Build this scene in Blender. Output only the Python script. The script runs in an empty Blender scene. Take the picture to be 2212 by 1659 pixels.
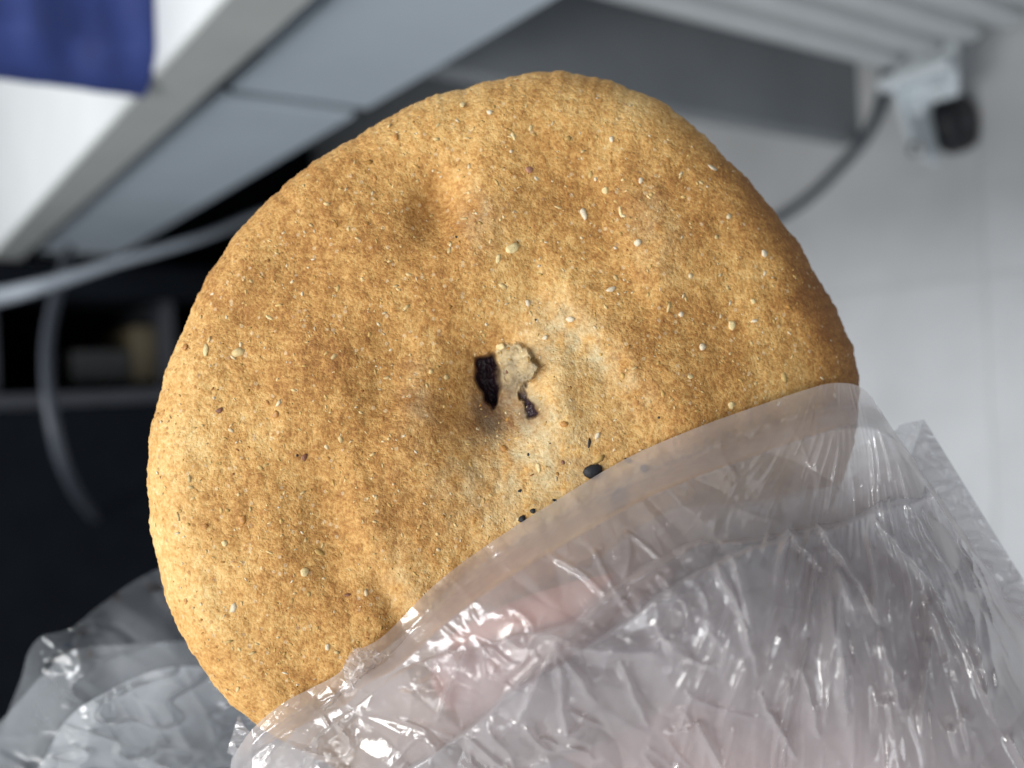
import bpy, bmesh, math, random
import numpy as np
from mathutils import Matrix, Vector
rng = np.random.default_rng(7); random.seed(7)
sc = bpy.context.scene
col = sc.collection

# ---------------------------------------------------------------- camera
F = 2056.0; CX, CY = 1106.0, 829.5           # focal length and centre in units of a 2212 px wide picture
CAMH = 0.90
down = Vector((2944, 140, -2056)).normalized()
up_c = -down
fw_c = Vector((-1435, -63, -2056)); fw_c = (fw_c - fw_c.dot(up_c) * up_c).normalized()
rt_c = fw_c.cross(up_c)
R = Matrix((rt_c, fw_c, up_c))               # camera axes -> world
CAM = Vector((0, 0, CAMH))
cam = bpy.data.cameras.new('camera'); camo = bpy.data.objects.new('camera', cam); col.objects.link(camo)
camo.matrix_world = Matrix.Translation(CAM) @ R.to_4x4()
cam.sensor_width = 36; cam.lens = 36 * F / 2212
cam.clip_start = 0.01; cam.clip_end = 50
DIST = 0.17
cam.dof.use_dof = True; cam.dof.focus_distance = 0.167
cam.dof.aperture_fstop = cam.lens / 3.5      # aperture about 2.9 mm across
cam.dof.aperture_blades = 0
sc.camera = camo

# ---------------------------------------------------------------- room light (indoor close-up: ceiling panels and an added lamp behind)
w = bpy.data.worlds.new('World'); sc.world = w; w.use_nodes = True
w.node_tree.nodes['Background'].inputs[0].default_value = (0.80, 0.90, 1.0, 1)
w.node_tree.nodes['Background'].inputs[1].default_value = 0.28
def area(name, loc, target, sx, sy, power, color):
    l = bpy.data.lights.new(name, 'AREA'); l.shape = 'RECTANGLE'; l.size = sx; l.size_y = sy
    l.energy = power; l.color = color
    o = bpy.data.objects.new(name, l); col.objects.link(o)
    o.location = loc
    o.rotation_euler = (Vector(target) - Vector(loc)).to_track_quat('-Z', 'Y').to_euler()
    return o
area('ceiling_lamp', (0.50, 0.65, 2.45), (0.50, 0.65, 0), 0.35, 1.3, 23, (0.96, 0.98, 1.0))
area('ceiling_lamp', (-0.55, -0.10, 2.35), (-0.2, 0.05, 0.9), 1.2, 0.40, 24, (1.0, 0.985, 0.96))
area('glint_lamp', (-1.15, -1.25, 1.85), (0.0, 0.2, 0.85), 1.5, 1.1, 12, (0.92, 0.97, 1.0))  # soft lamp added behind the camera to raise glints on the film
sc.view_settings.view_transform = 'Standard'; sc.view_settings.look = 'None'
sc.view_settings.exposure = 0.0; sc.view_settings.gamma = 1
sc.render.engine = 'CYCLES'
sc.cycles.use_denoising = True
sc.cycles.transparent_max_bounces = 24
sc.cycles.max_bounces = 12; sc.cycles.diffuse_bounces = 7
sc.cycles.caustics_reflective = False; sc.cycles.caustics_refractive = False

# ---------------------------------------------------------------- helpers
def ray(px, py):
    return R @ Vector(((px - CX) / F, -(py - CY) / F, -1.0))
def on_floor(px, py, z=0.0):
    d = ray(px, py); t = (CAMH - z) / -d.z; return CAM + d * t
def on_y(px, py, y):
    d = ray(px, py); return CAM + d * (y / d.y)
def tag(o, label=None, cat=None, group=None, kind=None):
    for k, v in (('label', label), ('category', cat), ('group', group), ('kind', kind)):
        if v: o[k] = v
    return o
def empty(name, loc=(0, 0, 0), label=None, cat=None, group=None):
    o = bpy.data.objects.new(name, None); col.objects.link(o); o.location = loc
    o.empty_display_size = 0.02
    return tag(o, label, cat, group)
def link(name, me, mat=None, parent=None):
    if mat is not None and not me.materials: me.materials.append(mat)
    o = bpy.data.objects.new(name, me); col.objects.link(o)
    if parent is not None:
        o.parent = parent
        if parent.type == 'EMPTY' and not parent.get('framed'):
            me.transform(Matrix.Translation(-parent.location))
    return o
def from_bm(name, bm, mat, parent=None, smooth=False):
    me = bpy.data.meshes.new(name); bm.to_mesh(me); bm.free()
    if smooth: me.shade_smooth()
    return link(name, me, mat, parent)
def box(bm, lo, hi, bev=0.0, seg=2):
    r = bmesh.ops.create_cube(bm, size=1.0)
    vs = r['verts']
    c = [(a + b) / 2 for a, b in zip(lo, hi)]; s = [b - a for a, b in zip(lo, hi)]
    for v in vs: v.co = Vector((c[0] + v.co.x * s[0], c[1] + v.co.y * s[1], c[2] + v.co.z * s[2]))
    if bev > 0:
        es = list({e for v in vs for e in v.link_edges})
        bmesh.ops.bevel(bm, geom=es, offset=bev, segments=seg, affect='EDGES', profile=0.6)
def catmull(pts, n):
    pts = [np.array(p, float) for p in pts]; P = [2 * pts[0] - pts[1]] + pts + [2 * pts[-1] - pts[-2]]
    out = []
    for t in np.linspace(0, len(pts) - 1, n):
        i = min(int(t), len(pts) - 2); f = t - i
        p0, p1, p2, p3 = P[i:i + 4]
        out.append(0.5 * (2 * p1 + (p2 - p0) * f + (2 * p0 - 5 * p1 + 4 * p2 - p3) * f * f + (3 * p1 - p0 - 3 * p2 + p3) * f ** 3))
    return np.array(out)
def tube(bm, pts, rad, seg=12):
    pts = [Vector(p) for p in pts]; rings = []
    nrm = None
    for i, p in enumerate(pts):
        t = (pts[min(i + 1, len(pts) - 1)] - pts[max(i - 1, 0)]).normalized()
        if nrm is None: nrm = t.orthogonal().normalized()
        nrm = (nrm - nrm.dot(t) * t).normalized(); b = t.cross(nrm)
        r = rad[i] if hasattr(rad, '__len__') else rad
        rings.append([bm.verts.new(p + (nrm * math.cos(a) + b * math.sin(a)) * r) for a in np.linspace(0, 2 * math.pi, seg, endpoint=False)])
    for a, b in zip(rings, rings[1:]):
        for k in range(seg): bm.faces.new((a[k], a[(k + 1) % seg], b[(k + 1) % seg], b[k]))
    bm.faces.new(rings[0][::-1]); bm.faces.new(rings[-1])
def cyl(bm, a, b, r, seg=24, bev=0.0):
    a, b = Vector(a), Vector(b); ax = (b - a).normalized()
    L = (b - a).length
    if bev: tube(bm, [a, a + ax * bev * .3, a + ax * bev, b - ax * bev, b - ax * bev * .3, b], [r - bev, r - bev * .3, r, r, r - bev * .3, r - bev], seg)
    else: tube(bm, [a, b], r, seg)
# numpy gradient noise
def perlin(x, y, seed=0):
    x = np.asarray(x, float); y = np.asarray(y, float)
    g = np.random.default_rng(seed).uniform(0, 2 * math.pi, (256, 256))
    xi = np.floor(x).astype(int); yi = np.floor(y).astype(int); xf = x - xi; yf = y - yi
    u = xf ** 3 * (xf * (xf * 6 - 15) + 10); v = yf ** 3 * (yf * (yf * 6 - 15) + 10)
    def dg(i, j, fx, fy):
        a = g[(xi + i) & 255, (yi + j) & 255]; return np.cos(a) * fx + np.sin(a) * fy
    a = dg(0, 0, xf, yf); b = dg(1, 0, xf - 1, yf); c = dg(0, 1, xf, yf - 1); d = dg(1, 1, xf - 1, yf - 1)
    return ((a * (1 - u) + b * u) * (1 - v) + (c * (1 - u) + d * u) * v) * 1.5
def fbm(x, y, seed=0, octv=4, gain=.5):
    s = 0; a = 1
    for k in range(octv): s = s + a * perlin(x * 2 ** k, y * 2 ** k, seed + k); a *= gain
    return s
def worley(x, y, seed=0):
    rg = np.random.default_rng(seed); jx = rg.uniform(0, 1, (256, 256)); jy = rg.uniform(0, 1, (256, 256))
    xi = np.floor(x).astype(int); yi = np.floor(y).astype(int)
    f1 = np.full(x.shape, 9.0); f2 = f1.copy()
    for i in (-1, 0, 1):
        for j in (-1, 0, 1):
            d = np.hypot(xi + i + jx[(xi + i) & 255, (yi + j) & 255] - x, yi + j + jy[(xi + i) & 255, (yi + j) & 255] - y)
            f2 = np.minimum(f2, np.maximum(f1, d)); f1 = np.minimum(f1, d)
    return f1, f2
def sstep(a, b, x):
    t = np.clip((x - a) / (b - a), 0, 1); return t * t * (3 - 2 * t)

# ---------------------------------------------------------------- materials
class N:
    def __init__(s, name):
        s.m = bpy.data.materials.new(name); s.m.use_nodes = True; s.t = s.m.node_tree; s.n = s.t.nodes; s.l = s.t.links
        s.bsdf = s.n['Principled BSDF']; s.out = s.n['Material Output']
    def new(s, t, **kw):
        n = s.n.new(t)
        for k, v in kw.items(): setattr(n, k, v)
        return n
    def lk(s, a, b): s.l.new(a, b)
    def coord(s, scale=(1, 1, 1)):
        tc = s.new('ShaderNodeTexCoord'); mp = s.new('ShaderNodeMapping'); mp.inputs['Scale'].default_value = scale
        s.lk(tc.outputs['Object'], mp.inputs[0]); return mp.outputs[0]
    def noise(s, co, scale, detail=3, rough=.55, dist=0):
        n = s.new('ShaderNodeTexNoise'); s.lk(co, n.inputs['Vector']); n.inputs['Scale'].default_value = scale
        n.inputs['Detail'].default_value = detail; n.inputs['Roughness'].default_value = rough; n.inputs['Distortion'].default_value = dist
        return n.outputs['Fac']
    def ramp(s, fac, stops):
        r = s.new('ShaderNodeValToRGB'); s.lk(fac, r.inputs[0]); e = r.color_ramp.elements
        while len(e) < len(stops): e.new(0.5)
        for el, (p, c) in zip(e, stops): el.position = p; el.color = (*c, 1) if len(c) == 3 else c
        return r.outputs[0]
    def mix(s, fac, a, b, mode='MIX'):
        m = s.new('ShaderNodeMix', data_type='RGBA', blend_type=mode)
        for sock, v in ((m.inputs[0], fac), (m.inputs[6], a), (m.inputs[7], b)):
            if hasattr(v, 'links'): s.lk(v, sock)
            else: sock.default_value = v if not isinstance(v, tuple) else ((*v, 1) if len(v) == 3 else v)
        return m.outputs[2]
    def math(s, op, a, b=0.0, clamp=False):
        m = s.new('ShaderNodeMath', operation=op); m.use_clamp = clamp
        for sock, v in ((m.inputs[0], a), (m.inputs[1], b)):
            if hasattr(v, 'links'): s.lk(v, sock)
            else: sock.default_value = v
        return m.outputs[0]
    def bump(s, h, dist, strength=1.0, prev=None):
        b = s.new('ShaderNodeBump'); s.lk(h, b.inputs['Height']); b.inputs['Distance'].default_value = dist; b.inputs['Strength'].default_value = strength
        if prev is not None: s.lk(prev, b.inputs['Normal'])
        return b.outputs[0]
def plain(name, c, rough=.5, var=.12, scale=30, metal=0, bump=0.0, spec=.5):
    k = N(name); co = k.coord(); f = k.noise(co, scale, 4)
    lo = tuple(x * (1 - var) for x in c); hi = tuple(min(1, x * (1 + var)) for x in c)
    k.lk(k.ramp(f, [(.3, lo), (.7, hi)]), k.bsdf.inputs['Base Color'])
    k.bsdf.inputs['Metallic'].default_value = metal; k.bsdf.inputs['Specular IOR Level'].default_value = spec
    k.lk(k.math('MULTIPLY_ADD', f, .15), k.bsdf.inputs['Roughness'])
    k.bsdf.inputs['Roughness'].default_value = rough
    for l in list(k.bsdf.inputs['Roughness'].links): k.l.remove(l)
    if bump: k.lk(k.bump(f, bump, .6), k.bsdf.inputs['Normal'])
    return k.m
M_top = plain('desk_white', (.74, .755, .75), .45, .03, 12)
M_edge = plain('desk_edging', (.46, .47, .455), .5, .05, 20)
M_drawer = plain('drawer_laminate', (.50, .56, .62), .42, .04, 10)
M_panel = plain('grey_panel', (.205, .22, .235), .55, .06, 15)
M_tile = plain('floor_tile', (.55, .56, .57), .38, .11, 6)
M_grout = plain('floor_grout', (.50, .51, .515), .8, .08, 50)
M_black = plain('black_laminate', (.0045, .006, .009), .8, .2, 20, spec=.08)
M_dark = plain('dark_card', (.030, .030, .031), .6, .3, 20)
M_trim = plain('dark_trim', (.035, .037, .045), .45, .1, 20)
M_tan = plain('tan_card', (.085, .068, .04), .6, .2, 30)
M_navy = plain('navy_cloth', (.021, .040, .175), .75, .15, 40, bump=.0006)
M_white = plain('radiator_enamel', (.50, .52, .53), .3, .04, 25)
M_bracket = plain('caster_bracket', (.66, .71, .74), .25, .05, 40, spec=.7)
M_rubber = plain('black_rubber', (.008, .008, .011), .55, .2, 60)
M_steel = plain('steel', (.6, .6, .6), .25, .1, 80, metal=1)
M_cableg = plain('grey_cable', (.055, .06, .075), .45, .08, 60)
M_cabled = plain('dark_cable', (.070, .080, .092), .45, .08, 60)
M_cablew = plain('white_cable', (.30, .33, .37), .45, .06, 40)

def bread_material():
    k = N('bread_crust'); co = k.coord()
    at = k.new('ShaderNodeVertexColor', layer_name='bake')        # r browning and painted rim shade, g pale dough, b dark filling and flap shadow
    sep = k.new('ShaderNodeSeparateColor'); k.lk(at.outputs['Color'], sep.inputs[0])
    n1 = k.noise(co, 95, 4, .6); n2 = k.noise(co, 560, 3, .62, .12); n3 = k.noise(co, 1550, 3, .6, .1); n4 = k.noise(co, 2600, 2)
    f = k.math('ADD', k.math('MULTIPLY', n1, .20), k.math('ADD', k.math('MULTIPLY', n2, .35), k.math('MULTIPLY', n3, .44)))
    f = k.math('ADD', k.math('ADD', f, .058), k.math('MULTIPLY', k.math('SUBTRACT', sep.outputs[0], .5), .34))
    c = k.ramp(f, [(.34, (.84, .61, .285)), (.46, (.74, .465, .175)), (.56, (.61, .335, .105)), (.66, (.44, .21, .056)), (.80, (.27, .11, .030))])
    # pale flour specks and rusty bran specks
    v = k.new('ShaderNodeTexVoronoi'); k.lk(co, v.inputs['Vector']); v.inputs['Scale'].default_value = 950; v.inputs['Randomness'].default_value = 1
    sc1 = k.new('ShaderNodeSeparateColor'); k.lk(v.outputs['Color'], sc1.inputs[0])
    spk = k.math('MULTIPLY', k.math('GREATER_THAN', sc1.outputs[0], .90), k.math('LESS_THAN', v.outputs['Distance'], .34))
    c = k.mix(k.math('MULTIPLY', spk, .38), c, (.80, .66, .44))
    spk2 = k.math('MULTIPLY', k.math('GREATER_THAN', sc1.outputs[1], .90), k.math('LESS_THAN', v.outputs['Distance'], .36))
    c = k.mix(k.math('MULTIPLY', spk2, .5), c, (.33, .13, .035))
    pale = k.ramp(k.math('ADD', k.math('MULTIPLY', n2, .5), k.math('MULTIPLY', n3, .5)), [(.38, (.70, .60, .38)), (.62, (.50, .38, .19))])
    c = k.mix(k.math('MULTIPLY', sep.outputs[1], .9), c, pale)
    c = k.mix(k.ramp(sep.outputs[2], [(0, (0, 0, 0)), (.5, (.62, .62, .62)), (1, (1, 1, 1))]), c, (.032, .017, .022))
    k.lk(c, k.bsdf.inputs['Base Color'])
    r = k.math('SUBTRACT', .72, k.math('MULTIPLY', sep.outputs[2], .55)); k.lk(r, k.bsdf.inputs['Roughness'])
    k.bsdf.inputs['Specular IOR Level'].default_value = .32
    k.bsdf.inputs['Subsurface Weight'].default_value = .06; k.bsdf.inputs['Subsurface Radius'].default_value = (.003, .0015, .0006); k.bsdf.inputs['Subsurface Scale'].default_value = .5
    b1 = k.bump(n2, .0007, .7); b2 = k.bump(n3, .00036, .75, b1)
    k.lk(b2, k.bsdf.inputs['Normal'])
    return k.m
def flake_material():
    k = N('flake'); at = k.new('ShaderNodeVertexColor', layer_name='tint'); co = k.coord(); n = k.noise(co, 1800, 2)
    c = k.mix(1.0, at.outputs['Color'], k.ramp(n, [(.3, (.75, .72, .68)), (.7, (1.0, 1.0, 1.0))]), 'MULTIPLY')
    k.lk(c, k.bsdf.inputs['Base Color']); k.bsdf.inputs['Roughness'].default_value = .7; k.bsdf.inputs['Specular IOR Level'].default_value = .2
    return k.m
def seed_mat(name, c, rough=.45):
    return plain(name, c, rough, .25, 1500, bump=.0002)
def film_material(name, milk, gloss, tint=(.86, .86, .90), rough=.13, through=.62):
    k = N(name); k.n.remove(k.bsdf); co = k.coord()
    tr = k.new('ShaderNodeBsdfTransparent'); tr.inputs[0].default_value = (.99, .988, .992, 1)
    df = k.new('ShaderNodeBsdfDiffuse'); df.inputs[0].default_value = (*tint, 1)
    tl = k.new('ShaderNodeBsdfTranslucent'); tl.inputs[0].default_value = (*tint, 1)
    gl = k.new('ShaderNodeBsdfGlossy'); gl.inputs[0].default_value = (1, 1, 1, 1); gl.inputs['Roughness'].default_value = rough
    n = k.noise(co, 60, 4, .6); fine = k.noise(co, 900, 3, .6)
    bp = k.bump(fine, .00012, .5)
    for b in (df, gl): k.lk(bp, b.inputs['Normal'])
    m1 = k.new('ShaderNodeMixShader'); m1.inputs[0].default_value = through; k.lk(df.outputs[0], m1.inputs[1]); k.lk(tl.outputs[0], m1.inputs[2])
    lw = k.new('ShaderNodeLayerWeight'); lw.inputs[0].default_value = .35
    mf = k.math('MULTIPLY_ADD', n, milk * 1.0); k.n.remove(mf.node)
    mk = k.math('ADD', k.math('MULTIPLY', n, milk * .6), k.math('MULTIPLY', lw.outputs['Facing'], .22), True)
    mk = k.math('ADD', mk, milk * .6, True)
    m2 = k.new('ShaderNodeMixShader'); k.lk(mk, m2.inputs[0]); k.lk(tr.outputs[0], m2.inputs[1]); k.lk(m1.outputs[0], m2.inputs[2])
    gf = k.math('ADD', k.math('MULTIPLY', lw.outputs['Fresnel'], .55), gloss, True)
    m3 = k.new('ShaderNodeMixShader'); k.lk(gf, m3.inputs[0]); k.lk(m2.outputs[0], m3.inputs[1]); k.lk(gl.outputs[0], m3.inputs[2])
    k.lk(m3.outputs[0], k.out.inputs[0])
    return k.m
def skin_material():
    k = N('skin'); co = k.coord(); n = k.noise(co, 60, 3); n2 = k.noise(co, 700, 3)
    c = k.ramp(n, [(.3, (.76, .35, .26)), (.7, (.84, .44, .34))]); k.lk(c, k.bsdf.inputs['Base Color'])
    k.bsdf.inputs['Roughness'].default_value = .5; k.bsdf.inputs['Subsurface Weight'].default_value = .15
    k.bsdf.inputs['Subsurface Radius'].default_value = (.006, .002, .001); k.bsdf.inputs['Subsurface Scale'].default_value = 1
    k.lk(k.bump(n2, .0003, .5), k.bsdf.inputs['Normal']); return k.m

# ================================================================ THE ROOM BEHIND
# ---- floor of square tiles
gx0, gy0, TS = 0.082, 0.488, 0.45
fl = empty('floor', (0, 0, 0)); fl['kind'] = 'structure'
bm = bmesh.new(); box(bm, (-3, -2.5, -.05), (4, 5, -.0012)); from_bm('grout', bm, M_grout, fl)
bm = bmesh.new(); box(bm, (.0011, .0011, -.0011), (TS - .0011, TS - .0011, 0), .0005, 1)
tile_me = bpy.data.meshes.new('tile'); bm.to_mesh(tile_me); bm.free(); tile_me.materials.append(M_tile)
for i in range(-4, 5):
    for j in range(-3, 6):
        o = bpy.data.objects.new('tile', tile_me); col.objects.link(o); o.parent = fl
        o.location = (gx0 + i * TS, gy0 + j * TS, rng.uniform(-.0004, .0004))
# ---- desk
XD = 0.211
desk = empty('desk', (0.5, 0.6, 0), 'white desk with thin grey-blue drawers under its top', 'desk')
bm = bmesh.new(); box(bm, (XD + .0022, -.5, .686), (.95, 2.10, .728), .002); from_bm('desktop', bm, M_top, desk)
bm = bmesh.new(); box(bm, (XD, -.5, .6865), (XD + .002, 2.10, .7265), .0008, 1); from_bm('edge_band', bm, M_edge, desk)
for y0, y1 in ((-.28, .696), (.720, 1.535), (1.545, 2.04)):
    bm = bmesh.new(); box(bm, (XD + .016, y0, .545), (XD + .023, y1, .657), .0015)
    box(bm, (XD + .023, y0 + .06, .56), (.66, y1 - .06, .655)); from_bm('drawer', bm, M_drawer, desk)
bm = bmesh.new(); box(bm, (XD + .04, -.45, .668), (.93, 2.04, .686)); from_bm('drawer_rail', bm, M_trim, desk)
bm = bmesh.new(); box(bm, (XD + .10, .66, .556), (.66, .76, .66)); from_bm('gap_shade_block', bm, M_black, desk)  # black block added so the gap between drawers looks shaded
bm = bmesh.new(); box(bm, (.241, .616, 0), (.90, .640, .545), .0015); from_bm('divider_panel', bm, M_panel, desk)
bm = bmesh.new(); box(bm, (.905, -.45, .05), (.925, 2.05, .668)); from_bm('back_panel', bm, M_panel, desk)
bm = bmesh.new(); box(bm, (.241, 2.05, 0), (.90, 2.07, .668)); from_bm('end_panel', bm, M_black, desk)
# ---- navy pouch on the desk
def pouch():
    p = empty('pouch', (.33, .66, .728), 'soft navy blue cloth pouch standing on the white desktop', 'pouch')
    bm = bmesh.new(); nx, nz = 90, 60
    x0, x1, z0, z1 = .203, .50, .7285, .98
    def dep(x, z, s):
        a = (x - x0) / (x1 - x0)
        e = min(1, min(a, 1 - a) / .08) ** .5
        f = .005 * math.sin(95 * z + 5 * a) + .003 * math.sin(190 * z + 2 - 9 * a) + .003 * math.sin(a * 13 - 30 * z)
        return .030 * e * (1 - .5 * (z - z0) / (z1 - z0)) + f * e
    for s in (-1, 1):
        g = [[bm.verts.new((x0 + (x1 - x0) * i / nx, .662 + s * dep(x0 + (x1 - x0) * i / nx, z0 + (z1 - z0) * j / nz, s), z0 + (z1 - z0) * j / nz)) for i in range(nx + 1)] for j in range(nz + 1)]
        for j in range(nz):
            for i in range(nx):
                q = (g[j][i], g[j][i + 1], g[j + 1][i + 1], g[j + 1][i])
                bm.faces.new(q if s < 0 else q[::-1])
    bmesh.ops.remove_doubles(bm, verts=bm.verts, dist=1e-5)
    from_bm('pouch_body', bm, M_navy, p, True)
    bm = bmesh.new(); tube(bm, [(x0 + .01, .662, z1), (x0 + .15, .662, z1 + .002), (x1 - .01, .662, z1)], .004); from_bm('zip', bm, M_trim, p, True)
pouch()
# ---- black cabinet, shelf of dark boxes, white cable channel
cab = empty('black_cabinet', (-.4, 1.7, 0), 'tall black cabinet behind the bread at the left', 'cabinet')
bm = bmesh.new(); box(bm, (-.95, 1.50, 0), (-.005, 1.95, 1.02), .003); from_bm('door', bm, M_black, cab)
bm = bmesh.new(); box(bm, (-.004, 1.49, 0), (.016, 1.95, 1.02), .002); from_bm('door_edge', bm, M_trim, cab)
sh = empty('shelf_unit', (.11, 1.7, 0), 'dark shelf unit of tan and black boxes beside the black cabinet', 'shelf')
bm = bmesh.new(); box(bm, (.018, 1.90, 0), (.205, 1.95, 1.02)); from_bm('back_board', bm, M_black, sh)
bm = bmesh.new(); box(bm, (.155, 1.53, 0), (.205, 1.899, 1.02)); from_bm('side_board', bm, M_black, sh)
for z in (.25, .47, .72, .90):
    bm = bmesh.new(); box(bm, (.019, 1.55, z), (.154, 1.899, z + .018)); from_bm('shelf_board', bm, M_trim, sh)
def carton(lo, hi, m, label):
    bm = bmesh.new(); box(bm, lo, hi, .003); o = from_bm('carton', bm, m); 
    c = [(a + b) / 2 for a, b in zip(lo, hi)]; c[2] = lo[2]
    o.data.transform(Matrix.Translation([-x for x in c])); o.location = c
    tag(o, label, 'box')
carton((.03, 1.60, .739), (.072, 1.85, .82), M_dark, 'dark upright box on the top shelf beside the black cabinet')
carton((.080, 1.60, .739), (.112, 1.82, .778), M_tan, 'small tan box on the top shelf behind the grey cable')
carton((.120, 1.61, .739), (.150, 1.85, .83), M_black, 'black box on the top shelf, nearest the desk')
carton((.028, 1.59, .489), (.118, 1.84, .522), M_tan, 'flat tan box on the lower shelf close to the bread edge')
carton((.032, 1.61, .523), (.082, 1.83, .61), M_dark, 'dark grey box standing on the flat tan box')
def cable(name, pts, r, m, label, cat, n=60):
    P = catmull([tuple(p) for p in pts], n)
    bm = bmesh.new(); tube(bm, P, r, 14); o = from_bm(name, bm, m, None, True)
    c = Vector(P.mean(0)); o.data.transform(Matrix.Translation(-c)); o.location = c
    return tag(o, label, cat)
def pz(pts): return [on_y(px, py, y) for px, py, y in pts]
cable('white_conduit', pz([(-120, 655, 1.18), (0, 640, 1.16), (110, 612, 1.13), (250, 568, 1.12), (350, 540, 1.12), (450, 508, 1.14), (580, 455, 1.2), (760, 400, 1.3)]),
      [.0115 - .0065 * min(1, i / 26) for i in range(60)], M_cablew, 'pale grey cable sagging under the drawers', 'cable')
cable('grey_hose', pz([(150, 540, 1.25), (122, 640, 1.12), (103, 740, 1.05), (106, 860, 1.0), (124, 960, 1.0), (146, 1025, 1.05), (172, 1075, 1.2), (205, 1120, 1.49)]), .0062, M_cableg, 'grey cable curving down across the black cabinet', 'cable')
a = on_floor(1690, 468, .006); 
cpts = [on_floor(1500, 560, .006), on_floor(1600, 512, .006), on_floor(1690, 466, .006), on_floor(1752, 422, .006), on_floor(1806, 369, .006), on_floor(1852, 318, .008), on_floor(1884, 268, .012), on_floor(1904, 215, .02), on_floor(1913, 165, .06), on_floor(1916, 110, .10)]
cable('power_cord', cpts, .0058, M_cabled, 'dark grey power cord looping over the floor from the radiator', 'cord')
# ---- oil radiator on casters
rad = empty('radiator', (.35, .3, 0), 'white finned radiator on a caster, under the desk', 'radiator')
for k in range(9):
    y = .506 - k * .0365
    bm = bmesh.new(); box(bm, (.270, y - .0115, .105), (.415, y + .0115, .62), .009, 3); from_bm('fin', bm, M_white, rad, False)
    bm = bmesh.new(); box(bm, (.2805, y - .025, .13), (.404, y - .0117, .60), .002, 1)
    from_bm('fin_web', bm, M_white, rad)
def fork(y, sgn):
    bm = bmesh.new()
    # base plate below the fins and bent arm that carries the wheel
    box(bm, (.235, y - .03, .083), (.45, y + .03, .089), .002)
    box(bm, (.252, y - .034, .0895), (.264, y + .034, .112), .003)
    o = from_bm('base_plate', bm, M_bracket, rad)
    bm = bmesh.new()
    dy = y - .487
    pts = [tuple(on_y(a_, b_, c_) + Vector((0, dy, 0))) for a_, b_, c_ in ((1966, 165, .507), (1972, 215, .507), (1980, 260, .504), (1990, 305, .498), (1998, 342, .493))]
    ax = on_y(1978, 322, .489) + Vector((0, dy, 0))
    P = catmull(pts, 16)
    prev = None
    for i, p in enumerate(P):
        t = P[min(i + 1, 15)] - P[max(i - 1, 0)]; t /= np.linalg.norm(t); s = np.cross(t, (0, 1, 0)); s /= np.linalg.norm(s)
        wd = .0250 - .004 * i / 15
        ring = [bm.verts.new(Vector(p + s * a + np.array((0, b, 0)))) for a, b in ((wd, -.003), (wd, .003), (-wd, .003), (-wd, -.003))]
        if prev:
            for q in range(4): bm.faces.new((prev[q], prev[(q + 1) % 4], ring[(q + 1) % 4], ring[q]))
        else: bm.faces.new(ring[::-1])
        prev = ring
    bm.faces.new(prev)
    bmesh.ops.recalc_face_normals(bm, faces=bm.faces)
    f = from_bm('caster_fork', bm, M_bracket, rad)
    bm = bmesh.new(); cyl(bm, ax + Vector((0, .004, 0)), ax + Vector((0, -.006, 0)), .0075, 20, .0015); b = from_bm('axle_bolt', bm, M_steel, rad, True)
    bm = bmesh.new(); cyl(bm, (.226, y - .004, .0285), (.226, y + .020, .0285), .0275, 32, .006); wv = from_bm('wheel', bm, M_rubber, rad, True)
    bm = bmesh.new(); cyl(bm, (.226, y - .006, .0285), (.226, y + .022, .0285), .007, 20, .001); from_bm('hub', bm, M_trim, wv if False else rad, True)
    bm = bmesh.new()
    for dx in (0, .022): cyl(bm, (.232 + dx * .5, y + .006 - dx, .086), (.232 + dx * .5, y + .006 - dx, .097), .006, 16, .0015)
    from_bm('screw', bm, M_bracket, rad, True)
fork(.487, 1); fork(.24, 1)

# ================================================================ THE BREAD FRAME: u right, v up, w towards the lens, metres
MPP = DIST / F
BX, BY = 1100.0, 950.0
X0, Y0 = (BX - CX) * MPP, -(BY - CY) * MPP
FRAME = Matrix.Translation(CAM) @ R.to_4x4() @ Matrix.Translation((X0, Y0, -DIST))
def tilt(px, py): return (py - BY) * MPP * .10 - (px - BX) * MPP * .05
def L(px, py, wv):
    d = DIST - wv
    return np.stack([(px - CX) * d / F - X0, -(py - CY) * d / F - Y0, wv], -1)
def frame_empty(name, label, cat):
    o = empty(name, (0, 0, 0), label, cat); o.matrix_world = FRAME; o['framed'] = 1; return o
OUT = [(318, 1030), (322, 955), (342, 860), (372, 765), (405, 690), (450, 598), (505, 510), (575, 437), (650, 372), (720, 325), (790, 285), (860, 240), (925, 213), (990, 193), (1050, 180), (1110, 163),
       (1180, 155), (1250, 158), (1310, 172), (1365, 190), (1415, 212), (1500, 272), (1560, 330), (1610, 385), (1660, 440), (1700, 492), (1740, 552), (1780, 617), (1815, 690), (1840, 745), (1856, 800), (1858, 850), (1845, 960), (1800, 1090), (1730, 1230),
       (1620, 1370), (1480, 1500), (1310, 1600), (1120, 1665), (930, 1690), (760, 1670), (640, 1620), (545, 1558), (480, 1500), (425, 1425), (382, 1350), (352, 1275), (335, 1195), (322, 1110)]
oa = np.array([math.atan2(-(y - BY), x - BX) for x, y in OUT]); orr = np.array([math.hypot(x - BX, y - BY) for x, y in OUT])
srt = np.argsort(oa); oa = oa[srt]; orr = orr[srt]
def out_r(th):
    th = (th + math.pi) % (2 * math.pi) - math.pi
    r = np.interp(th, np.r_[oa[-3:] - 2 * math.pi, oa, oa[:3] + 2 * math.pi], np.r_[orr[-3:], orr, orr[:3]])
    return r
def out_rs(th):                                       # smoothed and slightly bumpy outline
    s = sum(out_r(th + d) for d in np.linspace(-.035, .035, 7)) / 7
    return s + 4.0 * perlin(th * 12 + 50, th * 0 + 3.3, 5) + 2.6 * perlin(th * 38 + 70, th * 0 + 1.3, 6) + 1.7 * perlin(th * 110 + 90, th * 0 + 7.3, 8)
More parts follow.
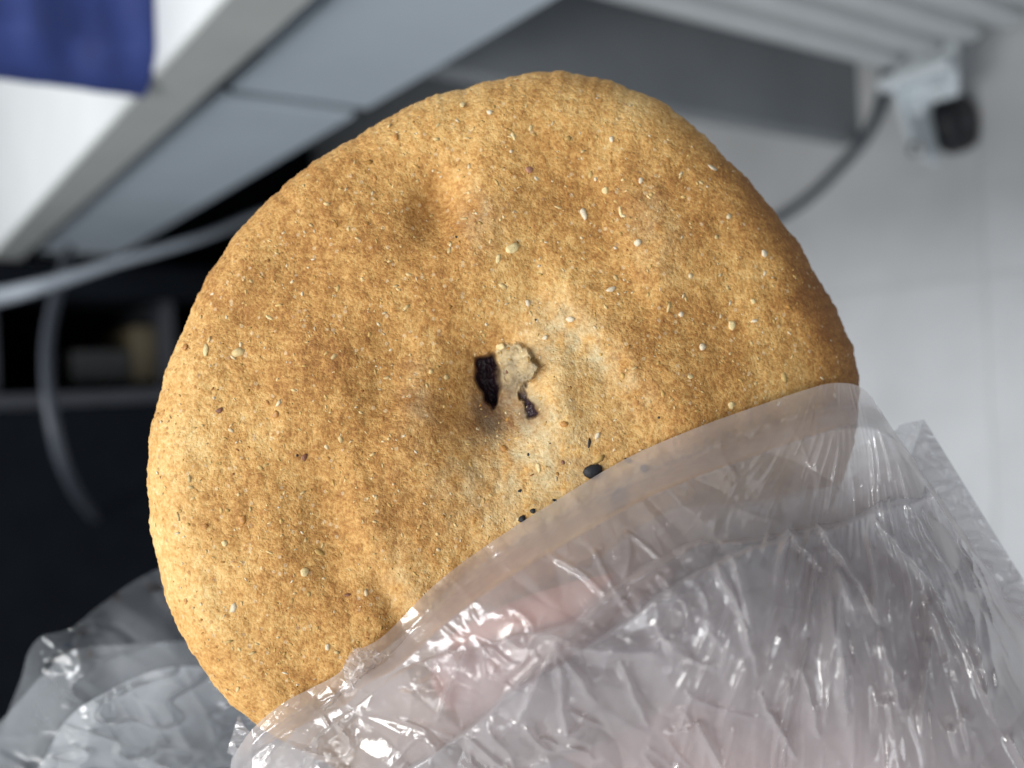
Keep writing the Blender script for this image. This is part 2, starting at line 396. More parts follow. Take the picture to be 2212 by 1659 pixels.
def gauss(px, py, x, y, sx, sy=None, ang=0):
    sy = sy or sx; a = math.radians(ang); dx, dy = px - x, py - y
    u = dx * math.cos(a) + dy * math.sin(a); v = -dx * math.sin(a) + dy * math.cos(a)
    return np.exp(-.5 * ((u / sx) ** 2 + (v / sy) ** 2))
def seg_d(px, py, a, b):
    ax, ay = a; bx, by = b; L2 = (bx - ax) ** 2 + (by - ay) ** 2
    t = np.clip(((px - ax) * (bx - ax) + (py - ay) * (by - ay)) / L2, 0, 1)
    return np.hypot(px - ax - t * (bx - ax), py - ay - t * (by - ay)), t
def hole(px, py):                                     # soft mask of the tear that shows the filling
    wob = 10 * perlin(px / 22, py / 22, 40)
    d1 = np.hypot((px - 1056 - .08 * (py - 815)) / (30 - .12 * (py - 815)), (py - 818) / 60) + wob / 48 + .05 * perlin(px / 14, py / 14, 44)
    return 1 - sstep(.66, 1.08, d1)
def crack(px, py):
    xx = px + 5 * perlin(px / 12, py / 12, 41) + 7 * np.sin((py - 830) / 12); d, t = seg_d(xx, py, (1132, 826), (1143, 892)); return 1 - sstep(1 + 3 * t, 9 + 8 * t, d)
FLAP = [(1078, 748), (1102, 742), (1128, 744), (1144, 762), (1150, 776), (1164, 793), (1154, 812), (1140, 828), (1122, 850), (1100, 866), (1082, 852), (1074, 790)]
fa = np.array([math.atan2(y - 797, x - 1114) for x, y in FLAP]); fr = np.array([math.hypot(x - 1114, y - 797) for x, y in FLAP]); fo = np.argsort(fa); fa = fa[fo]; fr = fr[fo]
def flap(px, py):                                     # torn scrap of crust lying over the hole
    a = np.arctan2(py - 797, px - 1114); r = np.interp(a, np.r_[fa[-2:] - 2 * math.pi, fa, fa[:2] + 2 * math.pi], np.r_[fr[-2:], fr, fr[:2]])
    r = r * (1 + .07 * perlin(a * 5 + 20, a * 0 + .5, 51) + .05 * perlin(a * 13 + 20, a * 0 + .5, 52)); d = np.hypot(px - 1114, py - 797) / r
    soft = sstep(-.2, .6, np.cos(a - 2.35))               # torn free above and right, grown into the crust below left
    return 1 - sstep(.90 - .45 * soft, 1.04 + .22 * soft, d)
def height(px, py):                                   # bread relief in picture units (1 = 0.083 mm)
    g = lambda *a: gauss(px, py, *a)
    h = 13 * perlin(px / 330 + 9, py / 330 + 4, 21) + 4 * perlin(px / 150, py / 150, 22) + 2.6 * perlin(px / 70, py / 70, 23) + 1.6 * perlin(px / 30, py / 30, 24)
    h += -43 * g(948, 452, 40, 56, 20) - 16 * g(915, 430, 110, 75, 25) + 13 * g(1030, 470, 60, 80)
    h += -46 * g(1082, 825, 72, 88) - 20 * g(1050, 880, 95, 130) + 40 * g(1190, 850, 44, 75, -15)
    h += -15 * g(1045, 1010, 60, 110, 15) - 14 * g(1165, 640, 55, 110, -12) + 12 * g(1250, 700, 60, 110, -35)
    h += -14 * g(1290, 780, 34, 120, -42) + 13 * g(1380, 830, 60, 130, -45)
    h += -22 * g(720, 1165, 40, 95, -12) + 13 * g(790, 1190, 60, 120, -12)
    h += -16 * g(835, 1285, 26, 90, -28) - 18 * g(850, 805, 45, 70, 12) + 12 * g(915, 850, 50, 70)
    h += -15 * g(640, 520, 70, 90, 35) + 10 * g(700, 470, 60) - 12 * g(1330, 560, 60, 120, -25) + 12 * g(1410, 520, 55, 90, -20)
    h += -10 * g(1560, 690, 60, 80) + 9 * g(1490, 820, 90, 70) - 10 * g(560, 860, 50, 110) + 8 * g(520, 1100, 90, 160) - 10 * g(1050, 1270, 60, 80)
    fm = flap(px, py); lift = 8 + 20 * (px - 1078) / 80 + 7 * perlin(px / 24, py / 18, 53) + 4 * perlin(px / 9, py / 9, 54)
    return 1.15 * h - (40 - 6 * perlin(px / 9, py / 11, 47)) * hole(px, py) * (1 - fm) - 13 * crack(px, py) * (1 - fm) + lift * fm * sstep(-.1, .5, (px - 1070) / 40)
RR = .125
def rho_profile(q):                                   # q 0..1 top disc, 1..2 rolled rim, 2..3 underside
    top = np.minimum(q, 1) * (1 - RR)
    a = np.clip(q - 1, 0, 1) * math.pi
    rho = np.where(q <= 1, top, np.where(q <= 2, 1 - RR + RR * np.sin(a), (1 - RR) * (3 - q)))
    drop = np.where(q <= 1, 0, .5 * (1 - np.cos(a)))
    return rho, drop
THK = 200.0                                           # thickness in picture units (1.65 cm)
def bread_w(px, py, rho, drop):
    dome = -26 * np.clip(rho / (1 - RR), 0, 1) ** 3.0 - 75 * sstep(1480, 1900, px) ** 1.6
    return (height(px, py) * (1 - drop) * np.clip(1.25 - rho ** 6 * .6, 0, 1) + dome - THK * drop) * MPP + tilt(px, py)
def surf(px, py):                                     # front surface only
    px = np.asarray(px, float); py = np.asarray(py, float)
    th = np.arctan2(-(py - BY), px - BX); rho = np.hypot(px - BX, py - BY) / out_rs(th)
    s = np.clip((rho - (1 - RR)) / RR, 0, 1); drop = .5 * (1 - np.sqrt(np.clip(1 - s * s, 0, 1)))
    return bread_w(px, py, rho, drop)
def grid_mesh(name, P, closed_u=False):
    nr, nc = P.shape[:2]; V = P.reshape(-1, 3)
    i = np.arange(nr - 1)[:, None]; j = np.arange(nc if closed_u else nc - 1)[None, :]; j2 = (j + 1) % nc
    Fq = np.stack([i * nc + j, i * nc + j2, (i + 1) * nc + j2, (i + 1) * nc + j], -1).reshape(-1, 4)
    me = bpy.data.meshes.new(name)
    me.vertices.add(len(V)); me.vertices.foreach_set('co', V.astype(np.float32).ravel())
    me.loops.add(Fq.size); me.loops.foreach_set('vertex_index', Fq.astype(np.int32).ravel())
    me.polygons.add(len(Fq)); me.polygons.foreach_set('loop_start', np.arange(0, Fq.size, 4, dtype=np.int32))
    me.update(calc_edges=True); me.validate(); me.shade_smooth()
    return me
def set_attr(me, name, rgb):
    at = me.color_attributes.new(name, 'FLOAT_COLOR', 'POINT')
    at.data.foreach_set('color', np.c_[rgb, np.ones(len(rgb))].astype(np.float32).ravel())

bread = frame_empty('bread', 'round golden brown wholegrain flatbread with a torn dark hole', 'bread')
NT = 1000
q = np.r_[np.linspace(0.003, 1, 330, endpoint=False), np.linspace(1, 2, 64, endpoint=False), np.linspace(2, 2.99, 14)]
th = np.linspace(0, 2 * math.pi, NT, endpoint=False)
Q, TH = np.meshgrid(q, th, indexing='ij')
TH = -TH                                              # normals towards the lens
rho, drop = rho_profile(Q)
orad = out_rs(TH)
PX = BX + orad * rho * np.cos(TH); PY = BY - orad * rho * np.sin(TH)
Wz = bread_w(PX, PY, rho, drop)
P = L(PX, PY, Wz)
P = P[:, ::-1]
me = grid_mesh('crust', P, True)
px, py, rh = PX[:, ::-1].ravel(), PY[:, ::-1].ravel(), rho[:, ::-1].ravel()
brown = .54 + .20 * fbm(px / 260 + 3, py / 260, 31, 3) + .12 * fbm(px / 70, py / 70, 33, 3)
brown += .22 * gauss(px, py, 850, 700, 260, 330) + .14 * gauss(px, py, 1500, 760, 250, 260) - .16 * gauss(px, py, 330, 1250, 150, 480) - .16 * gauss(px, py, 1150, 240, 330, 90) - .28 * gauss(px, py, 1230, 900, 170, 200)
brown += .60 * sstep(.82, 1, rh) * sstep(1400, 1780, px)  # browner crust on the right rim, partly painted shade
pale = .55 * gauss(px, py, 1150, 900, 65, 80) + .5 * gauss(px, py, 1260, 740, 22, 60, -40) + .4 * gauss(px, py, 1200, 700, 60, 40) + .35 * gauss(px, py, 1330, 800, 30, 80, -42) + .40 * gauss(px, py, 1120, 1010, 130, 70, -12) + .35 * gauss(px, py, 1040, 470, 30, 45) \
    + .30 * gauss(px, py, 1410, 500, 35, 70, -15) + .32 * gauss(px, py, 880, 1270, 30, 70, -30) + .28 * gauss(px, py, 900, 860, 28, 50) + .45 * gauss(px, py, 1190, 760, 40, 30) + .35 * gauss(px, py, 1180, 1120, 110, 70)
pale = np.clip(pale * (.75 + .9 * fbm(px / 40, py / 40, 35, 3)), 0, .95)
fm = flap(px, py)
pale = np.clip(pale + .75 * fm, 0, .95)
fill_shadow = np.clip(np.maximum(hole(px, py) * 1.1 * (1 - fm), .66 * crack(px, py) * (1 - fm)) + fm * (.22 + .24 * perlin(px / 26, py / 26, 58) + .08 * perlin(px / 8, py / 8, 59)) + .28 * gauss(px, py, 1148, 882, 18, 14) + .14 * gauss(px, py, 1250, 995, 12, 7) + .22 * gauss(px, py, 1216, 999, 9, 7)
               + .48 * gauss(px, py, 1056, 890, 24, 40) + .22 * gauss(px, py, 1030, 830, 18, 60) + .26 * gauss(px, py, 1095, 915, 50, 24, 10) + .30 * gauss(px, py, 1110, 850, 30, 28) + .30 * gauss(px, py, 1152, 895, 22, 18) + .26 * gauss(px, py, 1168, 778, 18, 26), 0, 1)  # stains round the tear, plus the flap's shadow painted at its right
set_attr(me, 'bake', np.c_[np.clip(brown, 0, 1.25), pale, fill_shadow])
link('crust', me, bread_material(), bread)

# ---- bran flakes: small real flakes all over the crust, joined
_ico = bmesh.new(); bmesh.ops.create_icosphere(_ico, subdivisions=1, radius=1); _ico.verts.ensure_lookup_table()
IV = np.array([v.co[:] for v in _ico.verts]); IF = np.array([[v.index for v in f.verts] for f in _ico.faces]); _ico.free()
_ico = bmesh.new(); bmesh.ops.create_icosphere(_ico, subdivisions=2, radius=1)
IV2 = np.array([v.co[:] for v in _ico.verts]); IF2 = np.array([[v.index for v in f.verts] for f in _ico.faces]); _ico.free()
def nrm_at(x, y, e=6):
    dzdx = (surf(x + e, y) - surf(x - e, y)) / (2 * e * MPP); dzdy = -(surf(x, y + e) - surf(x, y - e)) / (2 * e * MPP)
    n = np.stack([-dzdx, -dzdy, np.ones_like(dzdx)], -1); return n / np.linalg.norm(n, axis=-1, keepdims=True)
def flakes():
    n = 3300
    x = rng.uniform(330, 1850, n); y = rng.uniform(165, 1650, n)
    tt = np.arctan2(-(y - BY), x - BX); rh = np.hypot(x - BX, y - BY) / out_rs(tt)
    keep = (rh < .99) & (hole(x, y) < .1); x, y = x[keep], y[keep]; n = len(x)
    wz = surf(x, y); nr = nrm_at(x, y)
    pal = np.array([(.76, .57, .28), (.80, .66, .42), (.62, .40, .14), (.52, .27, .075), (.40, .18, .06), (.72, .50, .20), (.84, .74, .55)])
    ci = rng.choice(len(pal), n, p=[.30, .16, .25, .09, .02, .14, .04]); V = []; Fc = []; C = []
    size = np.exp(rng.normal(0, .42, n)) * 2.5
    for i in range(n):
        a = size[i] * rng.uniform(.9, 1.9); b = size[i] * rng.uniform(.5, 1.0); c = size[i] * rng.uniform(.25, .5)
        g = rng.uniform(0, math.pi); v = IV * (1 + rng.uniform(-.25, .25, (len(IV), 1))) * (a, b, c)
        v = np.c_[v[:, 0] * math.cos(g) - v[:, 1] * math.sin(g), v[:, 0] * math.sin(g) + v[:, 1] * math.cos(g), v[:, 2]] * MPP
        nz = nr[i]; v[:, 2] += -(nz[0] * v[:, 0] + nz[1] * v[:, 1]) / nz[2]
        V.append(v + L(x[i], y[i], wz[i] - c * .1 * MPP)); Fc.append(IF + len(IV) * i); C.append(np.tile(pal[ci[i]] * rng.uniform(.8, 1.1), (len(IV), 1)))
    V = np.concatenate(V); Fc = np.concatenate(Fc); C = np.clip(np.concatenate(C), 0, 1)
    me = bpy.data.meshes.new('bran_flakes'); me.from_pydata(V.tolist(), [], Fc.tolist()); me.shade_smooth(); set_attr(me, 'tint', C)
    o = link('bran_flakes', me, flake_material(), bread); o['kind'] = 'stuff'
flakes()
# ---- seeds and flakes one can pick out
MS = {'w': seed_mat('white_seed', (.74, .63, .45), .5), 'y': seed_mat('oat_flake', (.74, .58, .29), .45), 'o': seed_mat('orange_bran', (.50, .235, .06), .4),
      'b': seed_mat('brown_bran', (.20, .075, .04), .4), 'k': seed_mat('black_seed', (.010, .011, .015), .62), 'p': seed_mat('pink_seed', (.42, .20, .13), .4)}
NAMES = {'w': 'white_seed', 'y': 'oat_flake', 'o': 'bran_flake', 'b': 'brown_fleck', 'k': 'black_seed', 'p': 'pink_seed'}
SEEDS = [(1281, 1019, 22, 16, 15, 'k'), (1273, 957, 3.2, 11, -8, 'k'), (1123, 1060, 5, 3, 35, 'k'), (1128, 1121, 8, 7, 40, 'k'), (1151, 1104, 6, 5, 20, 'k'), (1198, 1081, 5, 3, -20, 'k'), (1356, 995, 8, 5, -25, 'k'),
         (1338, 1078, 26, 19, 60, 'k'), (1392, 1012, 10, 8, 10, 'k'), (1216, 999, 4, 5, 0, 'b'), (1141, 982, 2.6, 3.6, 0, 'k'), (1157, 691, 2.8, 2.6, 0, 'k'), (1423, 902, 3, 2.5, 20, 'k'), (1188, 958, 2, 1.6, 0, 'k'), (985, 512, 3, 2.5, 0, 'k'),
         (1144, 367, 8, 8, 0, 'p'), (1261, 462, 6.5, 14, 20, 'w'), (1377, 525, 8, 8, 0, 'w'), (1321, 301, 5, 7, 0, 'w'), (1107, 537, 17, 11, 25, 'y'), (1076, 560, 5, 11, -8, 'y'), (1307, 412, 8, 8, 20, 'y'), (1340, 458, 3.5, 14, 8, 'y'),
         (1109, 294, 3.5, 11, 20, 'y'), (1146, 276, 4, 8, -15, 'y'), (999, 226, 6, 8, 0, 'y'), (1058, 243, 7, 6, 0, 'w'), (1104, 327, 4, 4, 0, 'w'), (855, 296, 6, 9, 10, 'o'), (810, 385, 4, 7, 10, 'o'), (791, 483, 5, 5, 0, 'o'), (1384, 390, 5, 8, -20, 'w'),
         (1286, 387, 3.5, 5, 0, 'w'), (1651, 548, 8, 9, 0, 'w'), (1518, 749, 8, 8, 0, 'w'), (1581, 703, 9, 11, 0, 'y'), (1471, 679, 6, 6, 0, 'w'), (1580, 876, 7, 9, 10, 'y'), (1492, 814, 7, 5, 0, 'y'), (1627, 651, 6, 6, 0, 'y'), (1630, 693, 7, 4, 0, 'w'),
         (399, 749, 8, 8, 0, 'o'), (444, 756, 6, 15, 5, 'y'), (458, 635, 7, 3, 10, 'w'), (577, 870, 4, 6, 40, 'o'), (474, 887, 9, 5, 30, 'b'), (595, 896, 9, 7, 50, 'o'), (658, 988, 5, 9, -15, 'b'), (642, 984, 2.5, 3, 0, 'k'), (581, 686, 9, 4, -30, 'y'),
         (658, 1236, 9, 10, 0, 'y'), (401, 1299, 4, 7, 0, 'o'), (485, 1174, 6, 7, 0, 'y'), (443, 1137, 6, 6, 0, 'o'), (523, 1123, 8, 10, 0, 'o'), (751, 1285, 7, 3, 10, 'b'), (707, 1398, 5, 7, 0, 'w'), (1081, 749, 11, 8, 5, 'y'), (1178, 729, 7, 5, 40, 'w'),
         (1088, 968, 7, 7, 0, 'o'), (1290, 942, 5, 9, -30, 'w'), (1163, 1010, 4.5, 12, 10, 'y'), (1218, 916, 9, 6, 0, 'o'), (1095, 805, 3, 6, 10, 'b'), (1320, 625, 12, 6, 20, 'w'), (1140, 655, 5, 9, 10, 'w'), (1232, 690, 9, 7, 10, 'w')]
for x, y, a, b, ang, kd in SEEDS:
    g = math.radians(ang); c = min(a, b) * (.75 if kd in 'kw' else .5)
    v = IV2 * (1 + .10 * rng.standard_normal((len(IV2), 1)) * (0 if kd == 'k' and a > 10 else 1)) * (a, b, c)
    v[:, 0] *= 1 - .18 * v[:, 1] / b
    v = np.c_[v[:, 0] * math.cos(g) + v[:, 1] * math.sin(g), v[:, 0] * math.sin(g) - v[:, 1] * math.cos(g), v[:, 2]] * MPP
    v[:, 1] *= 1
    n = nrm_at(np.array([x]), np.array([y]))[0]; v[:, 2] -= (n[0] * v[:, 0] + n[1] * v[:, 1]) / n[2]
    c0 = L(x, y, float(surf(x, y)) + c * .25 * MPP + (0))
    me = bpy.data.meshes.new(NAMES[kd]); me.from_pydata(v.tolist(), [], IF2[:, ::-1].tolist()); me.shade_smooth()
    o = link(NAMES[kd], me, MS[kd], bread); o.location = c0

# ================================================================ THE HAND
def skin_hand():
    pts, rad, edges = [], [], []
    def node(px, py, wv, r): pts.append(tuple(L(np.float64(px), np.float64(py), np.float64(wv)))); rad.append(r); return len(pts) - 1
    wrist0 = node(2700, 2250, -.030, .030); wr = node(2380, 1960, -.026, .029); pc = node(2080, 1680, -.022, .030); edges += [(wrist0, wr), (wr, pc)]
    def chain(root, lst):
        p = root
        for a in lst: n = node(*a); edges.append((p, n)); p = n
    chain(pc, [(1940, 1560, -.008, .022), (1760, 1440, .003, .0165), (1560, 1370, .0120, .0125), (1360, 1360, .0155, .0108), (1160, 1405, .0150, .0098), (1010, 1455, .0125, .0080), (945, 1475, .010, .0050)])   # thumb
    for k, (kx, ky, tx, ty, l) in enumerate([(1930, 1330, 1420, 900, 1.0), (1800, 1450, 1220, 960, 1.0), (1600, 1650, 1060, 1090, 1.0), (1480, 1760, 980, 1280, 1.0)]):
        m = lambda f: (kx + (tx - kx) * f, ky + (ty - ky) * f)
        chain(pc, [((pc and 2080) * .45 + kx * .55, 1700 * .45 + ky * .55, -.037, .013), (kx, ky, -.037, .0105), (*m(.40), -.036, .0095), (*m(.72), -.033, .0088), (*m(.92), -.031, .0078), (*m(1.0), -.030, .0060)])
    me = bpy.data.meshes.new('hand'); me.from_pydata(pts, edges, [])
    o = link('hand', me, skin_material())
    o.matrix_world = FRAME
    md = o.modifiers.new('Skin', 'SKIN'); md.use_smooth_shade = True
    for i, r in enumerate(rad):
        sv = me.skin_vertices[0].data[i]; sv.radius = (r, r); sv.use_root = (i == 2)
    s = o.modifiers.new('Subsurf', 'SUBSURF'); s.levels = 2; s.render_levels = 2
    tag(o, 'hand inside the clear plastic bag gripping the bread', 'hand')
    # thumb nail
    bm = bmesh.new()
    g = []
    for i in range(9):
        r_ = []
        for j in range(9):
            a, b = i / 8 - .5, j / 8 - .5
            x = 1040 + a * 130; y = 1445 - a * 40 + b * 120 * (1 - .5 * abs(a) ** 2 * 2)
            r_.append(bm.verts.new(L(x, y, .0212 - .016 * b * b - .010 * (.5 - a) ** 4 - (.0035 * (.5 - a)))))
        g.append(r_)
    for i in range(8):
        for j in range(8): bm.faces.new((g[i][j], g[i + 1][j], g[i + 1][j + 1], g[i][j + 1]))
    bmesh.ops.recalc_face_normals(bm, faces=bm.faces)
    nl = from_bm('thumbnail', bm, seed_mat('nail', (.74, .44, .38), .3), o, True)
skin_hand()

# ================================================================ THE PLASTIC BAG
bag = frame_empty('plastic_bag', 'crinkled clear plastic bag around the lower half of the bread', 'bag')
FILM1 = film_material('film_inner', .52, .045, (.95, .91, .92), .14)
FILM2 = film_material('film_middle', .35, .075, (.95, .92, .935), .11, .62)
FILM3 = film_material('film_outer', .33, .08, (.955, .93, .955), .11, .54)
FILMB = film_material('film_rear', .20, .06, (.90, .94, .98), .24)
CAPS = [((2700, 2250, -.030, .032), (2380, 1960, -.026, .031)), ((2380, 1960, -.026, .031), (2080, 1680, -.022, .032)), ((2080, 1680, -.022, .032), (1940, 1560, -.008, .024)), ((1940, 1560, -.008, .024), (1760, 1440, .003, .018)),
        ((1760, 1440, .003, .018), (1560, 1370, .0120, .0140)), ((1560, 1370, .0120, .0140), (1360, 1360, .0155, .0122)), ((1360, 1360, .0155, .0122), (1160, 1405, .0150, .0114)), ((1160, 1405, .0150, .0114), (960, 1470, .011, .0088)),
        ((2080, 1680, -.022, .030), (1930, 1330, -.030, .016)), ((2080, 1680, -.022, .030), (1800, 1450, -.032, .015))]
def hand_top(px, py):
    out = np.full(px.shape, -.2)
    for a, b in CAPS:
        d, t = seg_d(px, py, a[:2], b[:2]); wc = a[2] + (b[2] - a[2]) * t; r = a[3] + (b[3] - a[3]) * t
        q = d * (DIST - wc) / F / (r * 3.1)
        h = wc - r * .9 + 1.95 * r * np.where(q < 1, .5 + .5 * np.cos(math.pi * np.clip(q, 0, 1)), 0) - np.clip(q - 1, 0, 9) * .008 * np.clip(q - 1, 0, 1)
        out = np.maximum(out, h)
    return out
CREASES = [((1200, 1395), (1352, 1262), 7, 26), ((1352, 1262), (1490, 1190), 6, 18), ((1200, 1395), (1120, 1560), 6, 20), ((1200, 1395), (1225, 1590), 5, 20), ((1200, 1395), (1290, 1520), 5, 18), ((1200, 1400), (1060, 1540), 6, 16), ((1200, 1400), (1420, 1410), 5, 14), ((1040, 1380), (1050, 1460), 5, 18),
           ((1280, 1190), (1220, 1270), 6, 16), ((1300, 1180), (1390, 1200), 6, 16), ((1110, 1300), (1190, 1330), 5, 14), ((1110, 1300), (1090, 1370), 5, 14), ((1590, 1230), (1625, 1370), 7, 22), ((1545, 1215), (1600, 1330), 5, 16), ((1810, 1230), (1850, 1340), 7, 24), ((1820, 1250), (1815, 1420), 8, 26), ((1890, 1120), (2010, 1260), 6, 22),
           ((1960, 1085), (2060, 1260), 7, 20), ((1900, 1360), (1950, 1540), 8, 24), ((2000, 1280), (2060, 1430), 7, 22), ((1985, 1200), (2080, 1400), 6, 18), ((2010, 1380), (1990, 1590), 7, 22), ((1820, 1420), (1830, 1570), 7, 24), ((1730, 1440), (1770, 1590), 6, 20), ((1640, 1500), (1720, 1640), 6, 18), ((2090, 1300), (2150, 1560), 7, 22),
           ((2060, 1120), (2180, 1420), 7, 20), ((1505, 1560), (1560, 1659), 7, 22), ((1600, 1330), (1640, 1460), 6, 18), ((1340, 1430), (1400, 1570), 6, 18), ((920, 1360), (1000, 1450), 5, 16), ((980, 1260), (1060, 1330), 5, 14), ((1000, 1400), (945, 1560), 6, 18), ((1180, 1160), (1240, 1200), 4, 9), ((1250, 1080), (1330, 1130), 3.5, 8),
           ((1700, 1000), (1830, 1100), 4, 9), ((1830, 960), (1930, 1060), 4, 12), ((1450, 1130), (1600, 1065), 5, 14), ((1640, 1080), (1780, 1230), 6, 16), ((1720, 1060), (1900, 1330), 6, 16)]
def wrinkles(px, py, seed, amp=1.0):
    # creases fan out from the gathered corner on the right; elsewhere the film is crumpled in facets
    ang = np.arctan2(py - 700, px - 1830 + .0001); rad_ = np.hypot(px - 1830, py - 700)
    wx = px + 12 * perlin(px / 150, py / 150, seed + 1); wy = py + 12 * perlin(px / 120, py / 120, seed + 2)
    right = sstep(1350, 1800, px + .25 * (py - 1300))
    rr = np.hypot(wx - 1830, wy - 700); aa = np.arctan2(wy - 700, wx - 1830)
    def rdg(n, p, k): return np.clip(1 - np.abs(n) * k, 0, 1) ** p
    wq = .10 * perlin(px / 220, py / 220, seed + 3)
    m1 = sstep(-.05, .35, perlin(px / 110 + 3, py / 190, seed + 9)); m2 = sstep(-.1, .3, perlin(px / 80 + 7, py / 150, seed + 10))
    fan = 40 * rdg(perlin(aa * 7 + wq + seed, rr / 750 + seed, seed + 4), 2.0, 3.4) * m1 + 26 * rdg(perlin(aa * 13 + wq + seed, rr / 650 + 5, seed + 5), 1.8, 2.8) * m2 \
        + 5 * rdg(perlin(aa * 27 + 2 * wq, rr / 500 + 9, seed + 6), 2, 2.2) * (1 - m1) + 26 * perlin(aa * 5, rr / 300, seed + 14)
    a1, a2 = worley((wx * .8 + wy * .6) / 190 + seed, (-wx * .6 + wy * .8) / 110 + seed, seed + 5)
    m3 = sstep(-.1, .35, perlin(px / 130 + 5, py / 130 + seed, seed + 8))
    u_ = (wx * .83 + wy * .55); v_ = (-wx * .55 + wy * .83)
    crum = 46 * (a2 - a1) + 30 * rdg(perlin(u_ / 190, v_ / 85 + seed, seed + 11), 2.2, 4.2) * m3 + 13 * rdg(perlin(wx / 85 + seed, wy / 110, seed + 12), 2.0, 3.6) * (.15 + m3) * .8 \
        + 1.6 * rdg(perlin(wx / 26, wy / 32 + seed, seed + 13), 2, 2.2) * m3 + 14 * perlin(px / 90, py / 90, seed + 15)
    return amp * (crum * (1 - right) + fan * right - 8)
def crease_h(px, py):
    h = np.zeros(px.shape)
    for a, b, wd, am in CREASES:
        d, t = seg_d(px + 5 * perlin(px / 40, py / 40, 61), py + 5 * perlin(px / 40, py / 40, 62), a, b)
        taper = np.sin(np.clip(t, 0.0, 1) * math.pi) ** .6 * .8 + .2
        h += 2.0 * am * taper * np.exp(-d / wd) * (d < wd * 7)
    return h
def film(name, edge, base_right, base_left, off, seed, amp, mat, ns=560, nt=420, band=0.0, creases=True, flat=0.0, drop_r=0.03):
    E = catmull(edge, ns)                                       # opening edge
    s = np.linspace(0, 1, ns)[None, :]; t = np.linspace(0, 1, nt)[:, None] ** 1.05
    Bx = base_left[0] + (base_right[0] - base_left[0]) * s; By = base_left[1] + (base_right[1] - base_left[1]) * s
    px = E[None, :, 0] * (1 - t) + Bx * t; py = E[None, :, 1] * (1 - t) + By * t
    bulge = np.sin(t * math.pi) * 14 * sstep(.85, 1, s) * (1 + .8 * perlin(t * 9 + seed, t * 0 + .4, seed)); px = px + bulge; py = py - bulge * .6
    th_ = np.arctan2(-(py - BY), px - BX); rh = np.hypot(px - BX, py - BY) / out_rs(th_)
    sc_ = np.minimum(1, .93 / np.maximum(rh, .01)); inside = np.maximum(surf(BX + (px - BX) * sc_, BY + (py - BY) * sc_), surf(BX + (px - BX) * sc_ * .97, BY + (py - BY) * sc_ * .97))
    cover = 1 - sstep(1.02, 1.22, rh)
    wbase = np.where(cover > 0, inside, 0) * cover + (tilt(px, py) - .004) * (1 - cover)
    ht = hand_top(px, py) - .05 * (1 - sstep(0, .10, t))
    k_ = .007; wbase = k_ * np.logaddexp(wbase / k_, ht / k_)
    side = sstep(.0, .05, s) * 1.0
    edged = sstep(0.0, max(band, .02), t)
    k = wrinkles(px, py, seed, amp) * (flat + (1 - flat) * edged)
    if creases: k = k + crease_h(px, py) * edged
    wv = wbase + off + k * MPP - .5 * drop_r * sstep(.90, 1.0, s) ** 2 * sstep(0, .3, t) - drop_r * .5 * (1 - sstep(0, .06, s))
    P = L(px, py, wv)
    me = grid_mesh(name, P[::-1])
    return link(name, me, mat, bag)
E1 = [(500, 1640), (545, 1575), (610, 1520), (665, 1490), (730, 1455), (765, 1410), (830, 1372), (940, 1262), (1060, 1172), (1200, 1082), (1350, 992), (1500, 926), (1650, 872), (1740, 842), (1795, 828), (1850, 832), (1885, 860), (1915, 908)]
film('front_film', E1, (2450, 1760), (430, 2250), .0020, 11, .42, FILM1, 640, 460, .22, False, .10)
E2 = [(555, 1660), (719, 1503), (887, 1362), (1010, 1330), (1110, 1300), (1226, 1272), (1314, 1190), (1454, 1101), (1600, 1086), (1720, 1062), (1823, 1043), (1872, 1004), (1950, 985)]
film('folded_film', E2, (2480, 1800), (520, 2250), .0032, 17, .85, FILM2, 640, 420, .03, True, .25)
E3 = [(780, 1700), (852, 1626), (985, 1531), (1069, 1451), (1185, 1370), (1300, 1290), (1420, 1200), (1540, 1125), (1640, 1090), (1760, 1062), (1860, 1020), (1960, 995)]
film('outer_film', E3, (2510, 1840), (760, 2250), .0058, 23, .95, FILM3, 560, 360, .04, True, .2)
# flap of the rear side that sticks out past the bread on the right
def sheet(name, corners, wfun, mat, nu=160, nv=160, seed=3, amp=8, scale=70, parent=bag):
    (a, b, c, d) = corners                                       # curves: left edge a->d, top a->b
    top = catmull(a, nu); bot = catmull(b, nu)
    v = np.linspace(0, 1, nv)[:, None]
    px = top[None, :, 0] * (1 - v) + bot[None, :, 0] * v; py = top[None, :, 1] * (1 - v) + bot[None, :, 1] * v
    f1, f2 = worley(px / scale + seed, py / (scale * 1.6) + seed, seed); g1, g2 = worley((px + py) / (scale * 1.9) + seed, (py - px) / (scale * .9), seed + 1)
    wv = wfun(px, py, v) + (1.3 * amp * np.clip(1 - np.abs(perlin(px / (scale * 1.3) + seed, py / (scale * .6), seed + 7)) * 4, 0, 1) ** 2 + amp * (f2 - f1) + 1.6 * amp * (g2 - g1)) * MPP
    me = grid_mesh(name, L(px, py, wv)[::-1]); return link(name, me, mat, parent)
sheet('rear_film', ([(1760, 1010), (1925, 934), (1945, 918), (1996, 906)], [(1900, 1900), (2050, 1900), (2220, 1850), (2560, 1830)], 0, 0), lambda x, y, v: -.022 + tilt(x, y) - .012 * v + 0 * x, FILM2, 220, 260, 5, 10, 80)
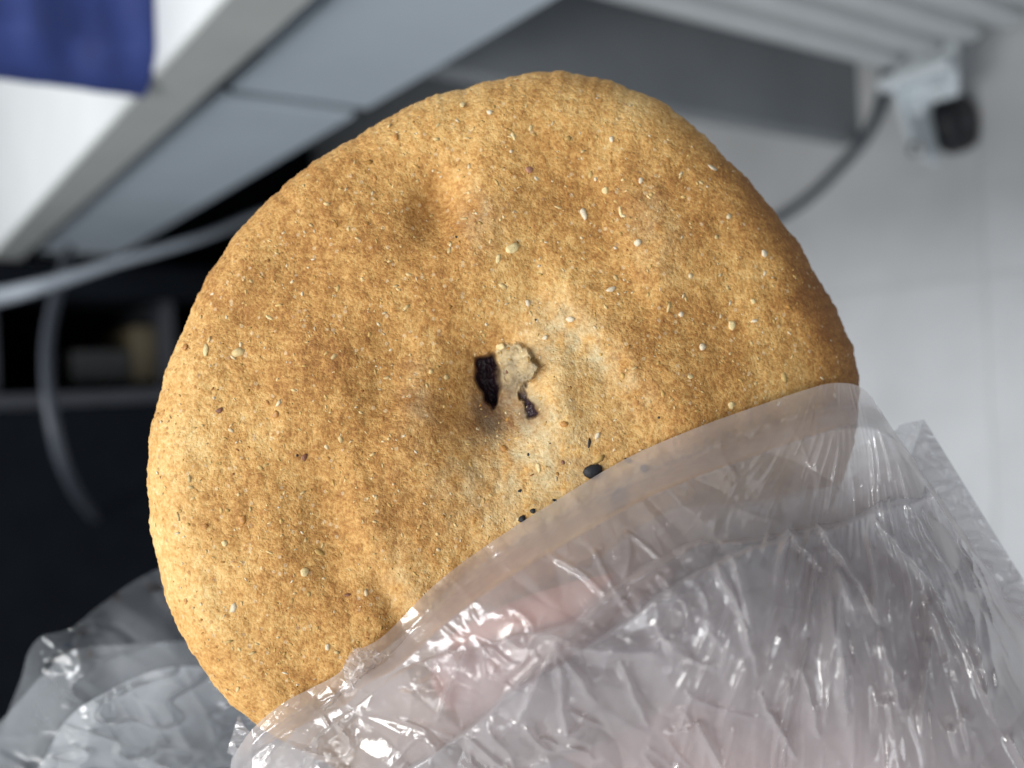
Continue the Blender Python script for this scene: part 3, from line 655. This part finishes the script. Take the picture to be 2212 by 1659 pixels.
sheet('side_fold', ([(1930, 960), (1950, 985), (1960, 1000), (1996, 906)], [(2380, 1700), (2470, 1700), (2520, 1650), (2570, 1830)], 0, 0), lambda x, y, v: -.018 + tilt(x, y) - .012 * v + 0 * x, FILM1, 120, 260, 8, 12, 60)
sheet('rear_tab', ([(515, 1545), (540, 1580), (600, 1600)], [(490, 1625), (560, 1660), (700, 1700)], 0, 0), lambda x, y, v: -.010 + 0 * x, FILM1, 60, 40, 9, 5, 50)
sheet('edge_tuck', ([(748, 1475), (742, 1440), (765, 1402), (790, 1400)], [(770, 1500), (790, 1480), (815, 1440), (835, 1415)], 0, 0), lambda x, y, v: .004 + .0015 * np.sin(v * 3.14) + surf(x, y), FILM2, 60, 40, 12, 10, 26)
# rest of the bag, hanging behind the bread and out of focus
def behind(a, b, wo, seed, amp, scale, mat, name):
    sheet(name, (a, b, 0, 0), lambda x, y, v: wo + .012 * np.sin(v * 5 + x / 140) + .010 * np.sin(x / 95 - y / 120 + seed) + 0 * x, mat, 240, 200, seed, amp, scale)
behind([(-260, 1800), (-60, 1660), (0, 1588), (22, 1528), (46, 1465), (62, 1408), (92, 1374), (152, 1358), (205, 1316), (280, 1262), (345, 1228), (450, 1190), (620, 1180)],
       [(-200, 2100), (0, 2080), (60, 2050), (120, 2030), (200, 2000), (300, 1980), (400, 1960), (500, 1940), (600, 1920), (700, 1900), (800, 1880), (900, 1860), (1000, 1840)], -.085, 31, 16, 150, film_material('film_hanging', .07, .05, (.86, .90, .96), .16), 'hanging_film')
behind([(-260, 1740), (-60, 1620), (0, 1560), (35, 1522), (100, 1450), (170, 1402), (300, 1391), (410, 1384), (560, 1380)],
       [(-200, 2100), (0, 2080), (100, 2050), (220, 2020), (350, 2000), (480, 1980), (620, 1960), (760, 1940), (900, 1920)], -.075, 37, 18, 160, FILMB, 'hanging_film')
FILMC = film_material('film_crumpled', .5, .07, (.93, .96, .99), .24)
behind([(-160, 1900), (60, 1690), (140, 1560), (220, 1500), (330, 1450), (430, 1440), (560, 1460), (700, 1500)],
       [(-100, 2100), (100, 2080), (240, 2050), (380, 2020), (500, 2000), (640, 1980), (780, 1960), (920, 1950)], -.062, 43, 36, 100, FILMC, 'hanging_film')
